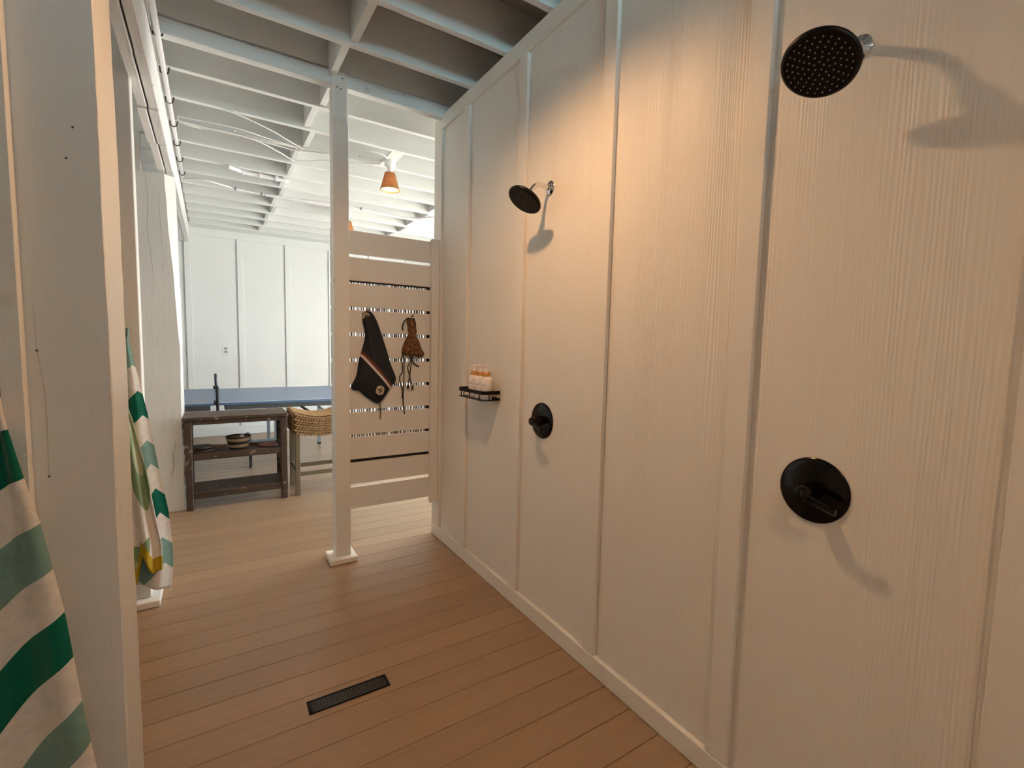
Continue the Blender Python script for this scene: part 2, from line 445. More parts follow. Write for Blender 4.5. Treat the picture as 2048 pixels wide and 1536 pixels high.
# drying cracks
def crack(parent, pts, yv, w=0.003):
    bm = bmesh.new()
    P = [pix(px, py, 1, yv) for px, py in pts]
    prev = None
    for i, p in enumerate(P):
        ww = w * (0.35 + 0.65 * math.sin(PI * (i + .3) / (len(P) + .2)))
        a = bm.verts.new(p + Vector((-ww, 0, 0))); b = bm.verts.new(p + Vector((ww, 0, 0)))
        if prev: bm.faces.new((prev[0], prev[1], b, a))
        prev = (a, b)
    return bm_obj('crack', bm, M['crack'], parent)
M['crack'] = mk('crack_shadow', (0.50, 0.48, 0.44), 0.9)
crack(colm, [(288, 342), (292, 360), (295, 390), (296, 420), (294, 450), (297, 480), (302, 510), (306, 545), (307, 590)], 4.496, .0022)
crack(colm, [(316, 382), (319, 420), (322, 460), (325, 500), (326, 540)], 4.496, .0015)
crack(colm, [(349, 880), (350, 895), (346, 905), (348, 930), (344, 955)], 4.496, .004)
box('spacer_board', -0.50, -0.40, 4.52, 4.56, 2.598, 2.875, M['rough'], colm, 0.003)

nc = thing('timber_column', (-.33, 1.6, 0), 'rough sawn cream timber column nearest the viewer, its right edge lit warm', 'column')
hewn('shaft', -0.44, -0.205, 1.48, 1.727, 2.597, 0.003, 0.003, M['rough'], nc, 11, 0.0022, 60)
crack(nc, [(66, 605), (70, 660), (75, 705), (84, 750), (90, 790), (94, 840), (96, 900), (98, 952)], 1.4755, .0007)
crack(nc, [(99, 952), (125, 944), (150, 934), (172, 925)], 1.4755, .0006)
for px_, py_ in ((73, 701), (98, 953), (145, 254), (132, 316)):
    lathe('nail', [(.0022, 0), (.0022, .002)], pix(px_, py_, 1, 1.4752), M['clamp'], nc, (0, 1, 0), 8)
pw = thing('stall_partition', (-.8, 1.47, 0), 'cream stall partition board at the left edge with a black hook on it', 'partition')
box('batten', -1.10, -0.349, 1.449, 1.479, 0.0, 2.55, M['rough'], pw, 0.002)
box('panel', X0 + .01, -0.445, 1.52, 1.60, 0, 2.55, M['post'], pw, 0.002)

def base_trim(parent, x0, x1, y0, y1):
    bm = bmesh.new()
    add_box(bm, x0, x1, y0, y1, 0.001, 0.034, 0.003)
    return bm_obj('base_trim', bm, M['trim'], parent)
mp = thing('support_post', (.672, 3.02, 0), 'slim cream post with square foot carrying the slatted screen and its hanging bags', 'post')
box('shaft', .628, .717, 2.975, 3.064, 0.034, 2.85, M['post'], mp, 0.003)
base_trim(mp, .586, .748, 2.932, 3.10)
box('scab_plate', .626, .708, 2.952, 2.974, 2.648, 2.925, M['post'], mp, 0.006)
for (px, py) in ((685, 157), (674.5, 173.5), (682, 178)):
    c = pix(px, py, 1, 2.951); lathe('screw', [(.004, 0), (.004, .003)], c, M['clamp'], mp, (0, 1, 0), 8)

p2 = thing('support_post', (-.335, 3.02, 0), 'cream post behind the hanging striped and leafy towels', 'post')
box('shaft', -.383, -.294, 2.975, 3.064, 0.034, 2.872, M['post'], p2, 0.003)
base_trim(p2, -.42, -.253, 2.915, 3.10)

# ================================================================== SLATTED SCREEN
sc = thing('slatted_screen', (1.0, 3.07, .29), 'cream screen of eleven horizontal slats between post and shower wall', 'screen')
bm = bmesh.new(); add_box(bm, .628, 1.3245, 3.0645, 3.083, -.142, 0, 0.0015)
bmesh.ops.translate(bm, verts=bm.verts, vec=(-1.0, -3.07, -.29)); bmesh.ops.recalc_face_normals(bm, faces=bm.faces)
s_me = bpy.data.meshes.new('slat'); bm.to_mesh(s_me); bm.free(); s_me.materials.append(M['post'])
for i in range(11):
    link('slat', s_me, None, sc, loc=(random.uniform(-.0005, .0005), 0, 2.064 - .1626 * i))
box('cleat', 1.272, 1.3245, 3.028, 3.0642, .262, 2.075, M['post'], sc, 0.002)

# reed screen fixed behind the slats, dark frame
rs = thing('reed_screen', (1.0, 3.1, .57), 'dark framed screen of thin upright reeds seen through the slat gaps', 'screen')
box('rail', .66, 1.315, 3.0835, 3.105, 1.752, 1.81, M['frame_dark'], rs)
box('rail', .66, 1.315, 3.0835, 3.105, .585, .635, M['frame_dark'], rs)
box('stile', .66, .70, 3.0835, 3.105, .635, 1.752, M['frame_dark'], rs)
box('stile', 1.262, 1.315, 3.0835, 3.105, .635, 1.752, M['frame_dark'], rs)
bm = bmesh.new(); x = .702
while x < 1.26:
    w = random.uniform(.003, .010)
    add_box(bm, x, min(x + w, 1.2615), 3.088 + random.uniform(0, .006), 3.099, .6352, 1.7518)
    x += w + random.uniform(.004, .015)
o = bm_obj('reeds', bm, M['reed'], rs); o['kind'] = 'stuff'

# ================================================================== SHOWER FITTINGS
def head(y, zf, label, out):
    t = thing('rain_shower', (WX, y, zf), label, 'shower head', 'round black shower heads')
    lathe('flange', [(.033, 0), (.033, .003), (.028, .007), (.016, .011), (.013, .016)], (WX, y, zf), M['chrome'], t, (-1, 0, 0), 28)
    n = Vector((-.55, 0, -.835)).normalized()
    hc = Vector((1.205 - out, y, zf - .076 - out * .3))
    back = hc - n * .040
    arm = spline([(WX - .004, y, zf), (1.30, y, zf + .004), (1.272 - out, y, zf + .001), (1.250 - out, y, zf - .014), tuple(back)], 5)
    tube('arm', arm, .0105, M['chrome'], t, 12)
    lathe('swivel', [(.008, -.012), (.017, -.006), (.020, .004), (.017, .016), (.019, .018), (.019, .026)], back, M['blackgloss'], t, n, 20)
    hp = lathe('head_plate', [(.03, -.014), (.062, -.011), (.077, -.007), (.081, 0), (.0805, .005), (.077, .009), (.073, .010), (.072, .0085)], hc, M['black'], t, n, 48)
    bm = bmesh.new(); u, v = frame_of(n)
    for r, c in ((.010, 5), (.021, 9), (.032, 14), (.043, 18), (.054, 22), (.065, 26)):
        for k in range(c):
            a = 2 * PI * (k + (r * 40 % 1)) / c
            p = hc + n * .0084 + u * r * math.cos(a) + v * r * math.sin(a)
            add_lathe(bm, [(.0020, 0), (.0016, .0022)], p, n, 6)
    o = bm_obj('nozzles', bm, M['nozzle'], hp); o['kind'] = 'stuff'
    return t
head(.582, 2.116, 'large black round shower head nearest the viewer, top right', .03)
head(1.817, 2.108, 'smaller-looking black round shower head on chrome arm further along the wall', 0)

def valve(y, z, label):
    t = thing('shower_valve', (WX, y, z), label, 'shower valve', 'round black shower valves')
    lathe('escutcheon', [(.087, 0), (.087, .003), (.083, .007), (.070, .0095), (.030, .012)], (WX, y, z), M['blackgloss'], t, (-1, 0, 0), 48)
    hub = lathe('hub', [(.026, .011), (.024, .02), (.0215, .045), (.021, .062), (.018, .068), (.010, .070)], (WX, y, z), M['blackgloss'], t, (-1, 0, 0), 28)
    # lever: flattened bar swept from the hub tip towards the viewer, drooping
    bm = bmesh.new()
    path = spline([(WX - .055, y + .004, z + .004), (WX - .068, y - .004, z + .001), (WX - .072, y - .028, z - .008), (WX - .070, y - .056, z - .017), (WX - .066, y - .082, z - .026)], 4)
    prev = None
    for i, p in enumerate(path):
        t_ = i / (len(path) - 1); hw = .0115 - .003 * t_; th = .0095 - .004 * t_
        sec = [(-th, -hw * .6), (-th, hw * .6), (-th * .3, hw), (th, hw * .8), (th, -hw * .8), (-th * .3, -hw)]
        ring = [bm.verts.new(p + Vector((a, 0, b))) for a, b in sec]
        if prev:
            for q in range(6): bm.faces.new((prev[q], prev[(q + 1) % 6], ring[(q + 1) % 6], ring[q]))
        else: bm.faces.new(ring)
        prev = ring
    bm.faces.new(prev)
    o = bm_obj('lever', bm, M['blackgloss'], hub, True); sharp(o, 50)
valve(.602, 1.017, 'large round black shower valve with lever nearest the viewer')
valve(1.828, 1.020, 'round black shower valve with lever beside the bottle caddy')

# caddy
cy0, cy1, cx0 = 2.225, 2.535, 1.232; cz = 1.072
cad = thing('shower_caddy', (WX, 2.38, cz), 'black metal wall caddy holding three white pump bottles', 'caddy')
def caddy_path(inset, z):
    r = .03
    pts = [(WX - .002, cy0 + inset, z)]
    a0 = (cx0 + inset, cy0 + inset)
    pts += [(cx0 + inset + r, cy0 + inset, z)]
    for k in range(1, 6):
        a = PI / 2 * k / 5
        pts.append((cx0 + inset + r - r * math.sin(a), cy0 + inset + r - r * math.cos(a), z))
    for k in range(0, 6):
        a = PI / 2 * k / 5
        pts.append((cx0 + inset + r - r * math.cos(a), cy1 - inset - r + r * math.sin(a), z))
    pts.append((WX - .002, cy1 - inset, z))
    return [Vector(p) for p in pts]
bm = bmesh.new()
P0 = caddy_path(0, cz + .034); P1 = caddy_path(.004, cz + .034)
prev = None
for a, b in zip(P0, P1):
    ring = [bm.verts.new(a), bm.verts.new(b), bm.verts.new(b + Vector((0, 0, .020))), bm.verts.new(a + Vector((0, 0, .020)))]
    if prev:
        for q in range(4): bm.faces.new((prev[q], prev[(q + 1) % 4], ring[(q + 1) % 4], ring[q]))
    else: bm.faces.new(ring)
    prev = ring
bm.faces.new(prev); bm_obj('rail_band', bm, M['black'], cad)
for (x, y) in ((cx0 + .002, cy1 - .05), (cx0 + .002, (cy0 + cy1) / 2), (cx0 + .002, cy0 + .04), (1.275, cy0 + .002), (1.318, cy0 + .002), (1.275, cy1 - .002), (1.318, cy1 - .002)):
    tube('upright', [(x, y, cz + .002), (x, y, cz + .038)], .0028, M['black'], cad, 6)
bm = bmesh.new()
out = caddy_path(0, cz); inn = caddy_path(.012, cz)
prev = None
for a, b in zip(out, inn):
    ring = [bm.verts.new(a), bm.verts.new(b), bm.verts.new(b + Vector((0, 0, .003))), bm.verts.new(a + Vector((0, 0, .003)))]
    if prev:
        for q in range(4): bm.faces.new((prev[q], prev[(q + 1) % 4], ring[(q + 1) % 4], ring[q]))
    else: bm.faces.new(ring)
    prev = ring
bm.faces.new(prev)
y = cy0 + .016
while y < cy1 - .012:                       # slotted tray
    add_box(bm, cx0 + .010, WX - .002, y, y + .009, cz, cz + .003); y += .0145
add_box(bm, WX - .006, WX - .001, cy0, cy1, cz, cz + .012)
bm_obj('tray', bm, M['black'], cad)

def pump_bottle(y, label):
    x = 1.285; z = cz + .0035
    t = thing('pump_bottle', (x, y, z), label, 'bottle', 'white pump bottles in the caddy')
    body = lathe('body', [(.030, 0), (.0325, .003), (.0325, .105), (.031, .114), (.026, .122), (.019, .127), (.017, .129)], (x, y, z), M['bottle'], t, n=28)
    lathe('collar', [(.0195, .128), (.0195, .149), (.018, .151)], (x, y, z), M['bamboo'], t, n=24)
    stem = lathe('pump_stem', [(.009, .151), (.0065, .157), (.0042, .164), (.0042, .178), (.006, .179), (.0065, .186), (.004, .188)], (x, y, z), M['bottle'], t, n=14)
    tube('spout', [(x + .006, y - .002, z + .184), (x - .012, y + .004, z + .185), (x - .034, y + .010, z + .181)], [.005, .0042, .0032], M['bottle'], stem, 8)
    # small printed word on the front
    bm = bmesh.new()
    for i in range(7):
        a = math.radians(196 + i * 5.2); r = .0329
        hh = (.0045, .003, .003, .0042, .003, .0045, .003)[i]
        c = Vector((x + r * math.cos(a), y + r * math.sin(a), z + .080))
        tg = Vector((-math.sin(a), math.cos(a), 0)) * .0011
        vs = [bm.verts.new(c - tg), bm.verts.new(c + tg), bm.verts.new(c + tg + Vector((0, 0, hh))), bm.verts.new(c - tg + Vector((0, 0, hh)))]
        bm.faces.new(vs)
    bm_obj('lettering', bm, M['ink'], body)
pump_bottle(2.277, 'white pump bottle with bamboo collar, nearest of the three in the caddy')
pump_bottle(2.349, 'white pump bottle with bamboo collar, middle of the three in the caddy')
pump_bottle(2.425, 'white pump bottle with bamboo collar, furthest of the three in the caddy')

# floor drain
dx0, dx1, dy0, dy1 = .273, .577, 1.766, 1.836
dr = thing('linear_drain', (.425, 1.8, 0), 'narrow black linear drain grate set in the deck floor', 'drain')
box('shade_sheet', dx0 + .004, dx1 - .004, dy0 + .004, dy1 - .004, .0004, .0012, M['hole'], dr)  # flat black sheet standing in for shade below the grate
bm = bmesh.new()
for a in ((dx0, dx1, dy0, dy0 + .006), (dx0, dx1, dy1 - .006, dy1), (dx0, dx0 + .006, dy0, dy1), (dx1 - .006, dx1, dy0, dy1)):
    add_box(bm, *a, .0004, .005)
bm_obj('rim', bm, M['black'], dr)
bm = bmesh.new()
gx0, gx1, gy0, gy1 = dx0 + .008, dx1 - .008, dy0 + .008, dy1 - .008
NX, NY = 24, 4
px = (gx1 - gx0 - .02) / NX; py = (gy1 - gy0 - .006) / NY
add_box(bm, gx0, gx0 + .0105, gy0, gy1, .001, .0038); add_box(bm, gx1 - .0105, gx1, gy0, gy1, .001, .0038)
for i in range(NX + 1):
    c = gx0 + .01 + px * i; add_box(bm, c - .0026, c + .0026, gy0, gy1, .001, .0037)
for i in range(NY + 1):
    c = gy0 + .003 + py * i; add_box(bm, gx0, gx1, c - .0032, c + .0032, .001, .0038)
bm_obj('grate', bm, M['grate'], dr)

# ================================================================== HANGING CLOTHS
def cloth(name, outline, y_front, depth, mat, parent, cen=None, folds=(0, 0), rough=None, rings=(1.0, .97, .88, .72, .5, .26), backy=None):
    """soft bag / folded cloth: outline in photo pixels on the plane it hangs against, puffed out towards the room"""
    P = [pix(px, py, 1, y_front) for px, py in outline]
    P = [p for p in spline(P + [P[0]], 4)[:-1]]
    c = Vector((0, 0, 0))
    if cen: c = pix(cen[0], cen[1], 1, y_front)
    else:
        for p in P: c += p
        c /= len(P)
    bm = bmesh.new(); rr = []
    for r in rings:
        h = depth * math.sqrt(max(0, 1 - r ** 2.6))
        ring = []
        for p in P:
            q = c + (p - c) * r
            f = folds[0] * math.sin((q.x - c.x) * folds[1] + (q.z - c.z) * folds[1] * .25) * (1 - r ** 4)
            ring.append(bm.verts.new((q.x, q.y - h - f - (.002 if r < 1 else 0), q.z)))
        rr.append(ring)
    n = len(P)
    for a, b in zip(rr, rr[1:]):
        for k in range(n): bm.faces.new((a[k], a[(k + 1) % n], b[(k + 1) % n], b[k]))
    cv = bm.verts.new((c.x, c.y - depth - .002, c.z))
    for k in range(n): bm.faces.new((rr[-1][k], rr[-1][(k + 1) % n], cv))
    bk = [bm.verts.new((p.x, p.y + .004, p.z)) for p in P]
    for k in range(n): bm.faces.new((rr[0][(k + 1) % n], rr[0][k], bk[k], bk[(k + 1) % n]))
    bm.faces.new(bk)
    return bm_obj(name, bm, mat, parent, True)

def stripe_mat(name, base, bands, nrm, org):
    """cloth with straight printed bands; bands = [(distance, colour)] along nrm measured from org in object space"""
    m = bpy.data.materials.new(name); m.use_nodes = True
    N = m.node_tree.nodes; L = m.node_tree.links; b = N['Principled BSDF']; b.inputs['Roughness'].default_value = .85
    b.inputs['Specular IOR Level'].default_value = .2
    tc = N.new('ShaderNodeTexCoord')
    sb = N.new('ShaderNodeVectorMath'); sb.operation = 'SUBTRACT'; sb.inputs[1].default_value = org
    dt = N.new('ShaderNodeVectorMath'); dt.operation = 'DOT_PRODUCT'; dt.inputs[1].default_value = nrm
    L.new(tc.outputs['Object'], sb.inputs[0]); L.new(sb.outputs[0], dt.inputs[0])
    mr = N.new('ShaderNodeMapRange'); mr.inputs['From Min'].default_value = -.1; mr.inputs['From Max'].default_value = .1
    L.new(dt.outputs['Value'], mr.inputs['Value'])
    rp = N.new('ShaderNodeValToRGB'); rp.color_ramp.interpolation = 'CONSTANT'; el = rp.color_ramp.elements
    while len(el) > 1: el.remove(el[-1])
    el[0].position = 0; el[0].color = (*base, 1)
    for d, c in bands: e = el.new((d + .1) / .2); e.color = (*c, 1)
    L.new(mr.outputs[0], rp.inputs[0]); L.new(rp.outputs[0], b.inputs['Base Color'])
    return m

SLY = 3.058
nb_loc = pix(735, 627, 1, SLY)
nb = thing('navy_bag', nb_loc, 'dark navy bag with white and rust stripe and small badge hanging on the slats', 'bag')
navy = (0.022, 0.025, 0.032)
pA = pix(721, 712, 1, SLY); pB = pix(780, 778, 1, SLY)
dline = (pB - pA).normalized(); nl = Vector((-dline.z, 0, dline.x))
if nl.z < 0: nl = -nl
nm = stripe_mat('navy_canvas', navy, [(-.004, (0.72, 0.62, 0.58)), (.0105, navy), (.013, (0.16, 0.05, 0.035)), (.027, navy)], tuple(nl), tuple(pA - nb_loc))
cloth('canvas', [(724.5, 626), (733, 623), (742.5, 624), (753.4, 641), (762.8, 668), (773.8, 702), (781.6, 729), (792, 758.4), (781.6, 774), (772, 790), (756.6, 806.6),
                 (734.7, 796), (717.5, 782), (706.6, 780), (702.7, 772.5), (712.8, 751), (717.5, 722.5), (723, 702), (730, 672.5), (725.3, 644)], SLY, .045, nm, nb, (747, 735), (.006, 55))
bc = pix(760.5, 781, 1, SLY - .050)
def badge(name, c, w, h, parent, tilt):
    bm = bmesh.new(); pts = []
    for a, b in ((-.5, -.35), (0, -.55), (.5, -.35), (.5, .25), (.35, .45), (0, .55), (-.35, .45), (-.5, .25)):
        pts.append(Vector((a * w * math.cos(tilt) - b * h * math.sin(tilt), 0, a * w * math.sin(tilt) + b * h * math.cos(tilt))) + c)
    f = [bm.verts.new(p) for p in pts]; g = [bm.verts.new(p + Vector((0, .006, 0))) for p in pts]
    bm.faces.new(f); bm.faces.new(list(reversed(g)))
    for k in range(8): bm.faces.new((f[k], f[(k + 1) % 8], g[(k + 1) % 8], g[k]))
    o = bm_obj(name, bm, M['badge'], parent)
    bm = bmesh.new()
    for a, b, r in ((-.12, .08, .16), (.12, -.05, .14), (-.05, -.2, .12), (.2, .2, .1)):
        pc = c + Vector((a * w, -.0012, b * h)); add_lathe(bm, [(r * w, 0), (r * w * .8, .001)], pc, (0, 1, 0), 8)
    bm_obj('emblem', bm, M['ink'], o)
M['badge'] = mk('badge_cloth', (0.50, 0.42, 0.30), .8)
badge('badge', bc, .050, .058, nb, -.25)
badge('badge', pix(732.5, 632, 1, SLY - .022), .040, .042, nb, 0)
tube('leather_tie', spline([pix(760, 803, 1, SLY - .012), pix(760.5, 815, 1, SLY - .004), pix(761, 828, 1, SLY - .004), pix(760, 838, 1, SLY - .003)], 4), .0035, M['leather'], nb, 6)
hk = thing('coat_hook', pix(734, 622, 1, 3.0635), 'small dark hook holding the navy bag on the slats', 'hook', 'hooks on the slatted screen')
q = pix(733, 626, 1, 3.064)
tube('prong', spline([(q.x, 3.063, q.z + .012), (q.x, 3.045, q.z + .008), (q.x, 3.03, q.z + .012), (q.x, 3.026, q.z + .024)], 4), .003, M['black'], hk, 6)

# brown patterned bikini top
bt_loc = pix(821, 632, 1, SLY)
bkt = thing('bikini_top', bt_loc, 'brown leaf-patterned bikini top with dark strings hanging on the slats', 'swimwear')
def leafy(name, c1, c2, c3, sc_):
    m = bpy.data.materials.new(name); m.use_nodes = True
    N = m.node_tree.nodes; L = m.node_tree.links; b = N['Principled BSDF']; b.inputs['Roughness'].default_value = .8
    tc = N.new('ShaderNodeTexCoord'); wv = N.new('ShaderNodeTexWave'); wv.wave_type = 'BANDS'; wv.bands_direction = 'DIAGONAL'
    wv.inputs['Scale'].default_value = sc_; wv.inputs['Distortion'].default_value = 12; wv.inputs['Detail'].default_value = 2
    L.new(tc.outputs['Object'], wv.inputs['Vector'])
    rp = N.new('ShaderNodeValToRGB'); rp.color_ramp.elements[0].position = .55; rp.color_ramp.elements[0].color = (*c1, 1)
    rp.color_ramp.elements[1].position = .98; rp.color_ramp.elements[1].color = (*c3, 1)
    e = rp.color_ramp.elements.new(.8); e.color = (*c2, 1)
    L.new(wv.outputs['Fac'], rp.inputs[0]); L.new(rp.outputs[0], b.inputs['Base Color'])
    return m
M['bikini'] = leafy('brown_leaf_print', (0.10, 0.035, 0.012), (0.17, 0.07, 0.025), (0.30, 0.15, 0.06), 26)
def z3(a, b): return (680 + a * .15625, 610 + b * .15625)
cloth('cup', [z3(*q) for q in ((905, 300), (960, 380), (1010, 470), (1040, 560), (1075, 630), (1020, 675), (960, 655), (900, 660), (830, 640), (795, 600), (800, 540), (850, 420))], SLY, .04, M['bikini'], bkt, z3(920, 540), (.004, 70))
cloth('gathered_top', [z3(*q) for q in ((905, 165), (950, 185), (965, 270), (975, 345), (940, 420), (900, 400), (870, 330), (862, 260), (850, 215), (868, 175))], SLY, .03, M['bikini'], bkt, z3(910, 280), (.004, 90))
def cord(name, pts, r, mat, parent, y=SLY - .005):
    return tube(name, spline([pix(*z3(a, b), 1, y) for a, b in pts], 4), r, mat, parent, 6)
cord('string', [(905, 170), (860, 175), (820, 215), (800, 265), (802, 325)], .0042, M['cord_black'], bkt, SLY - .02)
cord('string', [(940, 165), (965, 240), (960, 300), (975, 352)], .005, M['cord_black'], bkt, SLY - .024)
cord('string', [(800, 600), (792, 700), (800, 850), (765, 910), (768, 980), (800, 1090), (795, 1190)], .0036, M['cord_black'], bkt)
cord('string', [(815, 620), (820, 800), (815, 1000), (808, 1150), (812, 1310), (828, 1395)], .0036, M['cord_black'], bkt, SLY - .009)
cord('string', [(900, 650), (890, 740), (865, 800), (890, 910), (870, 1000)], .0034, M['cord_black'], bkt)
cord('string', [(920, 660), (905, 800), (895, 930), (925, 1010)], .0034, M['cord_black'], bkt, SLY - .010)
cord('string', [(920, 660), (935, 735), (975, 765), (1012, 790)], .0042, M['cord_black'], bkt)
for a in ((872, 1000), (928, 1015)):
    p = pix(*z3(*a), 1, SLY - .007)
    lathe('tassel', [(.003, 0), (.006, -.012), (.009, -.036)], p, M['cord_black'], bkt, (0, 0, 1), 8)
hk2 = thing('coat_hook', pix(821, 632, 1, 3.0635), 'small black hook holding the brown bikini top', 'hook', 'hooks on the slatted screen')
q = pix(822, 634, 1, 3.064)
tube('prong', spline([(q.x, 3.063, q.z + .004), (q.x, 3.045, q.z + .0), (q.x, 3.028, q.z + .006), (q.x, 3.024, q.z + .018)], 4), .0035, M['black'], hk2, 6)

# ---- towels
def interp(tab, t):
    for (a, va), (b, vb) in zip(tab, tab[1:]):
        if t <= b: return va + (vb - va) * (t - a) / (b - a)
    return tab[-1][1]

def towel(name, right, left, zt, zb_l, zb_r, y0, amp, nf, mat, parent, vfun, nu=60, nv=70, ph=0.0, lean=0.0, thick=.006, zbf=None):
    """right/left: (z, x) edge tables from the top down; folds of depth amp; vfun(x, z, u, xr) -> weave coordinate"""
    bm = bmesh.new(); uvl = bm.loops.layers.uv.new('weave'); G = []; V = {}
    for j in range(nv + 1):
        row = []
        t = j / nv
        for i in range(nu + 1):
            u = i / nu
            zb = zbf(u) if zbf else zb_l + (zb_r - zb_l) * u
            z = zt + (zb - zt) * t
            xl = interp(left, zt - z); xr = interp(right, zt - z)
            f = math.sin(2 * PI * nf * u + ph + .5 * math.sin(3 * t))
            x = xl + (xr - xl) * (u + .018 * math.cos(2 * PI * nf * u + ph) * t)
            y = y0 - amp * (min(1, .25 + 1.3 * t)) * (f * .5 + .5) * (1 - .3 * math.sin(4 * t + u * 3) ** 2) - lean * (1 - u)
            v = bm.verts.new((x, y, z)); V[v] = (u, vfun(x, z, u, xr)); row.append(v)
        G.append(row)
    for a, b in zip(G, G[1:]):
        for i in range(nu):
            fc = bm.faces.new((a[i], b[i], b[i + 1], a[i + 1]))
            for lp in fc.loops: lp[uvl].uv = V[lp.vert]
    o = bm_obj(name, bm, mat, parent, True)
    md = o.modifiers.new('thickness', 'SOLIDIFY'); md.thickness = thick; md.offset = 0
    return o

# nearest towel on the stall partition
t1_bands = [(0, TW), (.1, TG), (.2, TW), (.3, TT), (.4, TW), (.5, TG), (.6, TW), (.7, TT), (.8, TW), (.9, TG)]
M['towel1'] = striped('green_striped_terry', t1_bands)
t1 = thing('beach_towel', (-.39, 1.42, 1.26), 'green teal and white striped beach towel nearest the viewer at left edge', 'towel', 'beach towels')
R1 = [(0, -.384), (.05, -.379), (.20, -.35), (.30, -.329), (.515, -.297), (.72, -.275), (.91, -.251), (1.2, -.225)]
L1 = [(0, -.40), (.1, -.43), (.4, -.52), (.9, -.63), (1.2, -.66)]
def v1(x, z, u, xr):
    d = (xr - x)
    s = (1.18 - z) - (.42 + .65 * max(0, min(1, (1.18 - z) / .8))) * min(d, .16) - .3 * max(0, d - .16)
    return (s / .107) * .1 + .1
towel('cloth', R1, L1, 1.255, .10, .13, 1.437, .05, 2.2, M['towel1'], t1, v1, ph=1.0, nu=90, nv=90)
tube('loose_thread', spline([pix(62, 911, 1, 1.4485), pix(55, 909, 1, 1.444), pix(49, 912, 1, 1.440), pix(46, 920, 1, 1.442)], 4), .0012, M['cord_white'], pw, 5)
hk3 = thing('robe_hook', (-.395, 1.448, 1.262), 'black hook on the stall partition holding the nearest towel', 'hook')
box('plate', -.412, -.386, 1.443, 1.449, 1.23, 1.285, M['black'], hk3, .001)
tube('prong', spline([(-.393, 1.443, 1.255), (-.391, 1.42, 1.250), (-.389, 1.395, 1.254), (-.388, 1.385, 1.265)], 4), .006, M['black'], hk3, 8)

# striped towel on the second post
M['towel2'] = striped('green_striped_terry_long', [(0, TT), (.1, TW), (.2, TG), (.3, TW), (.4, TT), (.5, TW), (.6, TG), (.7, TW), (.8, TT), (.9, TW)])
t2 = thing('beach_towel', (-.34, 2.95, 1.42), 'green teal and white striped beach towel hanging behind the leafy towel', 'towel', 'beach towels')
zt2 = 1.42
R2 = [(0, -.335), (.06, -.340), (.42, -.277), (.75, -.233), (.93, -.206), (1.2, -.190), (1.33, -.205)]
L2 = [(0, -.35), (.1, -.38), (.5, -.44), (1.3, -.47)]
def v2(x, z, u, xr):
    w = .055 * (abs(((u * 1.6 + .62) % 1) * 2 - 1) * 2 - 1)
    return ((1.36 - z) + w * min(1, (1.5 - z))) / .132 * .1
towel('cloth', R2, L2, zt2, .16, .075, 2.963, .050, 1.6, M['towel2'], t2, v2, ph=.2, nu=80, nv=90)

# leafy towel in front of it
def leaf_towel():
    m = bpy.data.materials.new('leaf_print_terry'); m.use_nodes = True
    N = m.node_tree.nodes; L = m.node_tree.links; b = N['Principled BSDF']; b.inputs['Roughness'].default_value = .95
    b.inputs['Specular IOR Level'].default_value = .15
    tc = N.new('ShaderNodeTexCoord'); mp_ = N.new('ShaderNodeMapping'); mp_.inputs['Scale'].default_value = (1.6, .5, .55); mp_.inputs['Rotation'].default_value = (0, .5, 0)
    L.new(tc.outputs['Object'], mp_.inputs['Vector'])
    vo = N.new('ShaderNodeTexNoise'); vo.inputs['Scale'].default_value = 5.5; vo.inputs['Detail'].default_value = 0.6
    L.new(mp_.outputs[0], vo.inputs['Vector'])
    rp = N.new('ShaderNodeValToRGB'); rp.color_ramp.interpolation = 'CONSTANT'; el = rp.color_ramp.elements
    el[0].position = 0; el[0].color = (*TW, 1); el[1].position = .54; el[1].color = (.22, .33, .19, 1)
    e = el.new(.66); e.color = (.42, .47, .32, 1)
    L.new(vo.outputs['Fac'], rp.inputs[0])
    uv = N.new('ShaderNodeUVMap'); uv.uv_map = 'weave'; sp = N.new('ShaderNodeSeparateXYZ'); L.new(uv.outputs[0], sp.inputs[0])
    gt = N.new('ShaderNodeMath'); gt.operation = 'GREATER_THAN'; gt.inputs[1].default_value = .935; L.new(sp.outputs['Y'], gt.inputs[0])
    mx = N.new('ShaderNodeMix'); mx.data_type = 'RGBA'; mx.inputs['B'].default_value = (.50, .35, .03, 1)
    L.new(gt.outputs[0], mx.inputs['Factor']); L.new(rp.outputs[0], mx.inputs['A']); L.new(mx.outputs['Result'], b.inputs['Base Color'])
    return m
M['leaftowel'] = leaf_towel()
t3 = thing('beach_towel', (-.34, 2.9, 1.3), 'white towel with green leaves and yellow hem hanging on the second post', 'towel', 'beach towels')
zt3 = 1.36
R3 = [(0, -.362), (.3, -.352), (.38, -.332), (.60, -.292), (.85, -.262), (1.03, -.238), (1.2, -.243)]
L3 = [(0, -.36), (.3, -.40), (1.2, -.46)]
def zb3(u):
    return interp([(0, .16), (.35, .13), (.55, .145), (.62, .30), (.72, .27), (.86, .19), (1.0, .20)], u)
def v3(x, z, u, xr): return 1 - (z - zb3(u)) / 1.16
towel('cloth', R3, L3, zt3, .10, .20, 2.905, .050, 2.5, M['leaftowel'], t3, v3, ph=2.4, nu=80, nv=80, zbf=zb3)
box('label_tag', -.212, -.203, 2.93, 2.936, .052, .072, M['cord_white'], t2)
hk4 = thing('robe_hook', (-.345, 2.97, 1.40), 'black hook on the second post, mostly hidden by its towels', 'hook')
tube('prong', spline([(-.345, 2.974, 1.39), (-.345, 2.93, 1.385), (-.345, 2.87, 1.36), (-.345, 2.85, 1.375)], 4), .006, M['black'], hk4, 8)

